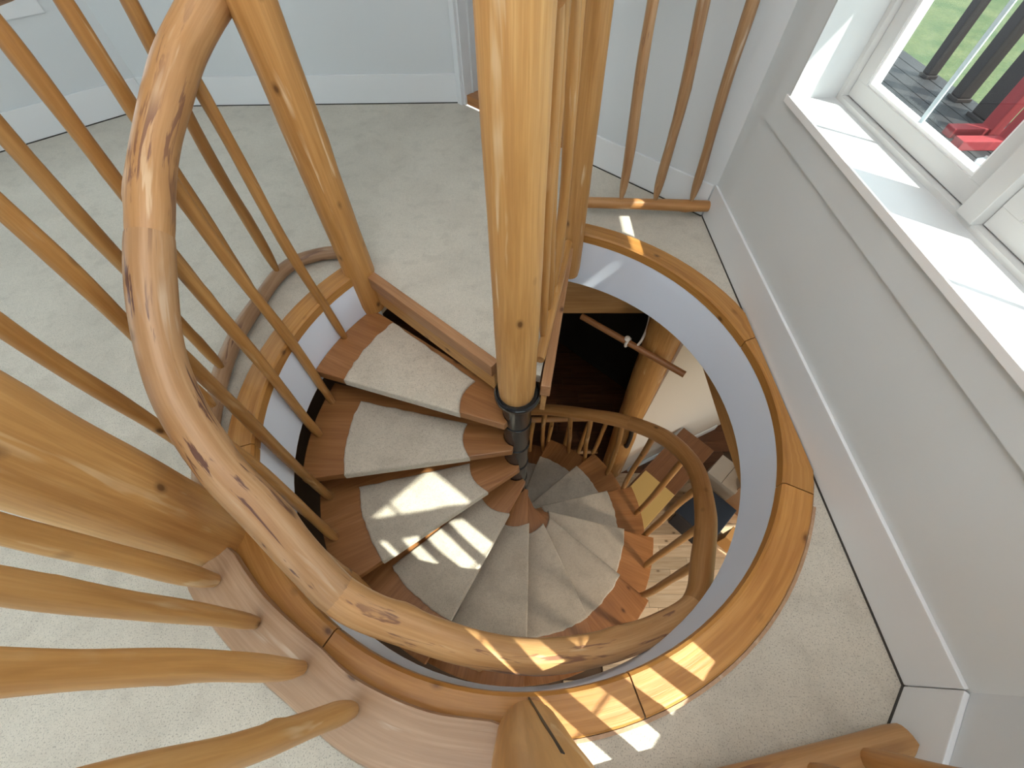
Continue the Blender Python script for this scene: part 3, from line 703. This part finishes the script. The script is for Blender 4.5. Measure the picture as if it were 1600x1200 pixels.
def low_window(n, o, ex, ez, nrm, label):
    w = empty(f'window_{n}', o, kind='structure', label=label); t = .06; bm = bmesh.new(); X = ex.normalized(); Lx = ex.length; Lz = ez.length; U = Vector((0, 0, 1))
    for a, b, c, e in ((0, Lx, 0, t), (0, Lx, Lz - t, Lz), (0, t, t, Lz - t), (Lx - t, Lx, t, Lz - t), (Lx / 2 - t / 2, Lx / 2 + t / 2, t, Lz - t)):
        add_box(bm, o + X * a + U * c, X * (b - a), nrm * .06, U * (e - c))
    obj('window_frame', bm, 'vinyl', w)
    for a, b in ((t, Lx / 2 - t / 2), (Lx / 2 + t / 2, Lx - t)):
        obj('pane', box(o + X * a + U * t + nrm * .028, X * (b - a), nrm * .004, U * (Lz - 2 * t)), 'glass', w)
low_window(7, W(2.38, -.10, -2.75), Vector((0, 1.25 * S, 0)), Vector((0, 0, 1.3 * S)), Vector((1, 0, 0)), 'window in the right wall of the lower room, out of view')
low_window(8, W(-.4, -2.15, -2.6), Vector((2.0 * S, 0, 0)), Vector((0, 0, 1.1 * S)), Vector((0, -1, 0)), 'window in the front wall of the lower room, out of view')

# warm fill light added on the lower ceiling, never in view
QX, QY, QZ = 1.35 * S, -.45 * S, Z(-1.23)
ql = empty('added_fill_lamp', (QX, QY, QZ - .12), label='added round fill lamp on the ceiling of the lower room, out of view', cat='lamp')
obj('fill_lamp_rose', lathe([(.13, QZ - .03), (.14, QZ)], (QX, QY)), 'lampmetal', ql, smooth='auto')
obj('fill_lamp_shade', lathe([(.15, QZ - .09), (.17, QZ - .06), (.15, QZ - .03)], (QX, QY)), 'bead', ql, smooth='auto')
qd = bpy.data.lights.new('lower_fill_light', 'AREA'); qd.shape = 'DISK'; qd.size = .3; qd.energy = 14; qd.color = (1.0, .84, .66)
qo = bpy.data.objects.new('lower_fill_light', qd); C.objects.link(qo); qo.location = (QX, QY, QZ - .10)

# beams under the opening
obj('ceiling_beam', box(W(.03, 1.452, -1.525), Vector((1.3 * S, 0, 0)), Vector((0, .11 * S, 0)), Vector((0, 0, .293 * S)), .006), 'beam', gc=gc_axis((1, 0, 0)), label='sawn wooden beam crossing below the far rim of the opening', cat='beam')
obj('ceiling_beam', box(W(.762, -.2, -1.328), Vector((0, 2.4 * S, 0)), Vector((.10 * S, 0, 0)), Vector((0, 0, .097 * S)), .006), 'beam', gc=gc_axis((0, 1, 0)), label='sawn wooden beam below the right rim of the opening, beside the cream wall', cat='beam')

# lower log post with black hook
lp = empty('log_post', W(.80, 1.285, ZL), label='lower log post beside the cream wall, with a black iron pull', cat='log post')
log('post_shaft', [W(.808, 1.290, ZL), W(.715, 1.290, -1.235)], .080 * S, 'log', lp, r1=.088 * S, seg=24, wob=.006, lump=.012, seed=12, knob=.22)
obj('iron_pull', tube_bm(catmull([W(.775, 1.225, -2.55), W(.770, 1.190, -2.53), W(.762, 1.178, -2.46), W(.755, 1.174, -2.37), W(.748, 1.178, -2.30), W(.742, 1.19, -2.25), W(.738, 1.225, -2.235)], 5), .019, 10), 'iron', lp, smooth=True)

# wooden rod tied up with white rope
rd = empty('hanging_rod', W(.58, 1.25, -1.545), label='brown wooden rod tied with white rope, hanging in front of the lower log post', cat='rod')
RZ = -1.545
log('rod', [W(.355, 1.452, RZ), W(.795, 1.088, RZ)], .0160 * S, 'rod', rd, seg=12, wob=.0, lump=.02, seed=14)
dirr = Vector((.770, -.638)); p = Vector((.355, 1.452)) + dirr * .27; ring = []
for k in range(17):
    a = 2 * math.pi * k / 16; q = Vector((-dirr.y, dirr.x)) * .021 * math.cos(a)
    ring.append(W(p.x + q.x, p.y + q.y, RZ + .021 * math.sin(a)))
obj('rope_wrap', tube_bm(ring, .009, 8), 'rope', rd, smooth=True)
obj('rope_knot', lathe([(.006, Z(RZ + .022)), (.017, Z(RZ + .026)), (.020, Z(RZ + .036)), (.015, Z(RZ + .044)), (.005, Z(RZ + .046))], ((p.x - .010) * S, (p.y - .006) * S), 12), 'rope', rd, smooth=True)
q = p + dirr * .05
obj('rope_tail', tube_bm(catmull([W(q.x, q.y, RZ + .01), W(q.x + .025, q.y + .03, RZ + .03), W(q.x + .05, q.y + .08, RZ + .06), W(q.x + .055, q.y + .12, RZ + .13), W(q.x + .05, q.y + .14, RZ + .22), W(q.x + .05, q.y + .14, -1.232)], 6), .008, 8), 'rope', rd, smooth=True)

# straight guard of the lower floor behind the spiral
lg = empty('guard_railing', W(.42, 1.37, ZL), label='straight lower railing with short yellow sticks behind the spiral stairs', cat='railing')
log('top_rail', [W(.02, 1.375, -2.50), W(.690, 1.395, -2.50)], .022 * S, 'rail_low', lg, seg=12, wob=.01, lump=.04, seed=15)
log('bottom_rail', [W(.02, 1.375, -3.06), W(.690, 1.395, -3.06)], .018 * S, 'rail', lg, seg=12, wob=.01, lump=.04, seed=16)
for k, x in enumerate((.14, .27, .40, .53, .65)):
    log('baluster', [W(x, 1.375, -3.06), W(x + .01, 1.375, -2.50)], .016 * S, 'log_pale', lg, seg=10, wob=.08, lump=.08, seed=50 + k, tip0=.6, tip1=.6, tiplen=.08)

# bench with yellow board, cartons, bin
u1 = Vector((.735, .678)); u2 = Vector((-.678, .735))
def ob(p, a, b, z0, z1, bevel=.004):                     # box in the 45 degree frame: corner p, lengths a (u1), b (u2)
    return box(W(p[0], p[1], z0), Vector((u1.x, u1.y, 0)) * a * S, Vector((u2.x, u2.y, 0)) * b * S, Vector((0, 0, (z1 - z0) * S)), bevel)
bn = empty('bench', W(1.0, 1.0, ZL), label='long brown bench standing at an angle below the cream wall', cat='bench')
g3 = gc_axis((u1.x, u1.y, 0))
obj('bench_top', ob((.815, .655), .86, .255, -2.735, -2.705), 'bench', bn, gc=g3)
for a in (.02, .80):
    q = Vector((.815, .655)) + u1 * a + u2 * .01; obj('bench_end', ob((q.x, q.y), .03, .235, ZL, -2.735), 'bench', bn, gc=gc_axis((0, 0, 1)))
q = Vector((.815, .655)) + u1 * .05 + u2 * .11; obj('stretcher', ob((q.x, q.y), .75, .03, -2.95, -2.90), 'bench', bn, gc=g3)
obj('yellow_board', ob((.821, .664), .365, .240, -2.705, -2.693), 'yellow', label='yellow board lying on the near end of the brown bench', cat='board')
def carton(p, a, b, z0, z1, mat, label):
    e = empty('carton', W(p[0], p[1], z0), label=label, cat='box')
    obj('box_body', ob(p, a, b, z0, z1 - .012, .003), mat, e)
    P = Vector(p)
    h1 = P - u1 * .003 - u2 * .003; h2 = P - u1 * .003 + u2 * (b / 2 + .0015)
    for h in (h1, h2): obj('flap', ob((h.x, h.y), a + .006, b / 2 + .0015, z1 - .012, z1, .002), mat, e)
    return e
carton((1.60, .985), .20, .22, ZL, -2.88, 'card_pale', 'pale carton behind the navy bin, under the right beam')
carton((1.77, .85), .30, .22, ZL, -2.80, 'card', 'brown carton beside the navy bin at the rim of the opening')
carton((1.60, .60), .10, .15, ZL, -2.98, 'card_orange', 'small orange carton in the sun on the pale floor')
nb = empty('storage_bin', W(1.4, .85, ZL), label='navy blue storage bin on the pale floor, half hidden by the handrail', cat='bin')
obj('bin_body', ob((1.36, .66), .30, .27, ZL, -2.93, .008), 'bin', nb)
obj('lid', ob((1.352, .653), .32, .29, -2.93, -2.90, .006), 'bin', nb)
obj('latch', ob((1.343, .80), .012, .05, -2.96, -2.905, .002), 'iron', nb)

# ---------------------------------------------------------------- outside
obj('ground', box(W(2.6, -40, -3.34), Vector((80 * S, 0, 0)), Vector((0, 90 * S, 0)), Vector((0, 0, .04 * S))), 'grass', kind='structure', label='green lawn outside the window')
dk = empty('deck', W(1.8, 2.0, -1.3), label='dark brown deck outside the window', cat='deck')
for k in range(18):
    x = 1.02 + k * .108
    obj('deck_board', box(W(x, -.03, -1.197), Vector((.102 * S, 0, 0)), Vector((0, 5.03 * S, 0)), Vector((0, 0, .027 * S)), .003), 'deck', dk, gc=gc_axis((0, 1, 0)))
obj('deck_edge_beam', box(W(2.90, -.03, -1.34), Vector((.06 * S, 0, 0)), Vector((0, 5.03 * S, 0)), Vector((0, 0, .14 * S)), .004), 'deck', dk, gc=gc_axis((0, 1, 0)))
for k, (x, y, w) in enumerate(((2.86, 3.33, .065), (2.86, 2.98, .08), (2.86, 2.70, .13))):
    pp = empty('porch_post', W(x, y, -1.17), label=('slim dark post farthest along the deck edge, left of the window bar', 'dark post on the deck edge just right of the window bar', 'thick dark post on the deck edge beside the red frame')[k], cat='post', group='dark posts on the deck edge')
    obj('post_shaft', box(W(x - w / 2, y - w / 2, -1.15), Vector((w * S, 0, 0)), Vector((0, w * S, 0)), Vector((0, 0, 1.9 * S)), .008), 'dark_post', pp, gc=gc_axis((0, 0, 1)))
    obj('base_plate', box(W(x - w * .6, y - w * .6, -1.17), Vector((w * 1.2 * S, 0, 0)), Vector((0, w * 1.2 * S, 0)), Vector((0, 0, .02 * S)), .004), 'dark_post', pp)
rf = empty('red_frame', W(2.7, 2.4, -1.17), label='red painted wooden frame standing on the dark deck', cat='frame')
for (x, y) in ((2.70, 2.47), (2.70, 2.33)):
    obj('upright', box(W(x, y, -1.15), Vector((.06 * S, 0, 0)), Vector((0, .085 * S, 0)), Vector((0, 0, .9 * S)), .006), 'red', rf, gc=gc_axis((0, 0, 1)))
obj('crossbar', box(W(2.70, 2.415, -.75), Vector((.05 * S, 0, 0)), Vector((0, .055 * S, 0)), Vector((0, 0, .08 * S)), .006), 'red', rf)
obj('foot', box(W(2.46, 2.34, -1.17), Vector((.32 * S, 0, 0)), Vector((0, .07 * S, 0)), Vector((0, 0, .05 * S)), .006), 'red', rf)
obj('foot', box(W(2.50, 2.48, -1.17), Vector((.28 * S, 0, 0)), Vector((0, .07 * S, 0)), Vector((0, 0, .05 * S)), .006), 'red', rf)
ln = empty('lantern', W(2.30, 2.02, -1.17), label='small glass lantern standing on the dark deck outside the window', cat='lantern')
obj('base', box(W(2.27, 1.99, -1.17), Vector((.06 * S, 0, 0)), Vector((0, .06 * S, 0)), Vector((0, 0, .012 * S)), .003), 'iron', ln)
obj('glass_body', box(W(2.277, 1.997, -1.158), Vector((.046 * S, 0, 0)), Vector((0, .046 * S, 0)), Vector((0, 0, .085 * S)), .002), 'glass', ln)
for x in (2.272, 2.320):
    for y in (1.992, 2.040):
        obj('corner_post', box(W(x, y, -1.158), Vector((.008 * S, 0, 0)), Vector((0, .008 * S, 0)), Vector((0, 0, .085 * S))), 'lampmetal', ln)
obj('cap', lathe([(.052, Z(-1.073)), (.046, Z(-1.062)), (.014, Z(-1.045)), (.012, Z(-1.035))], (2.30 * S, 2.02 * S), 4), 'lampmetal', ln)
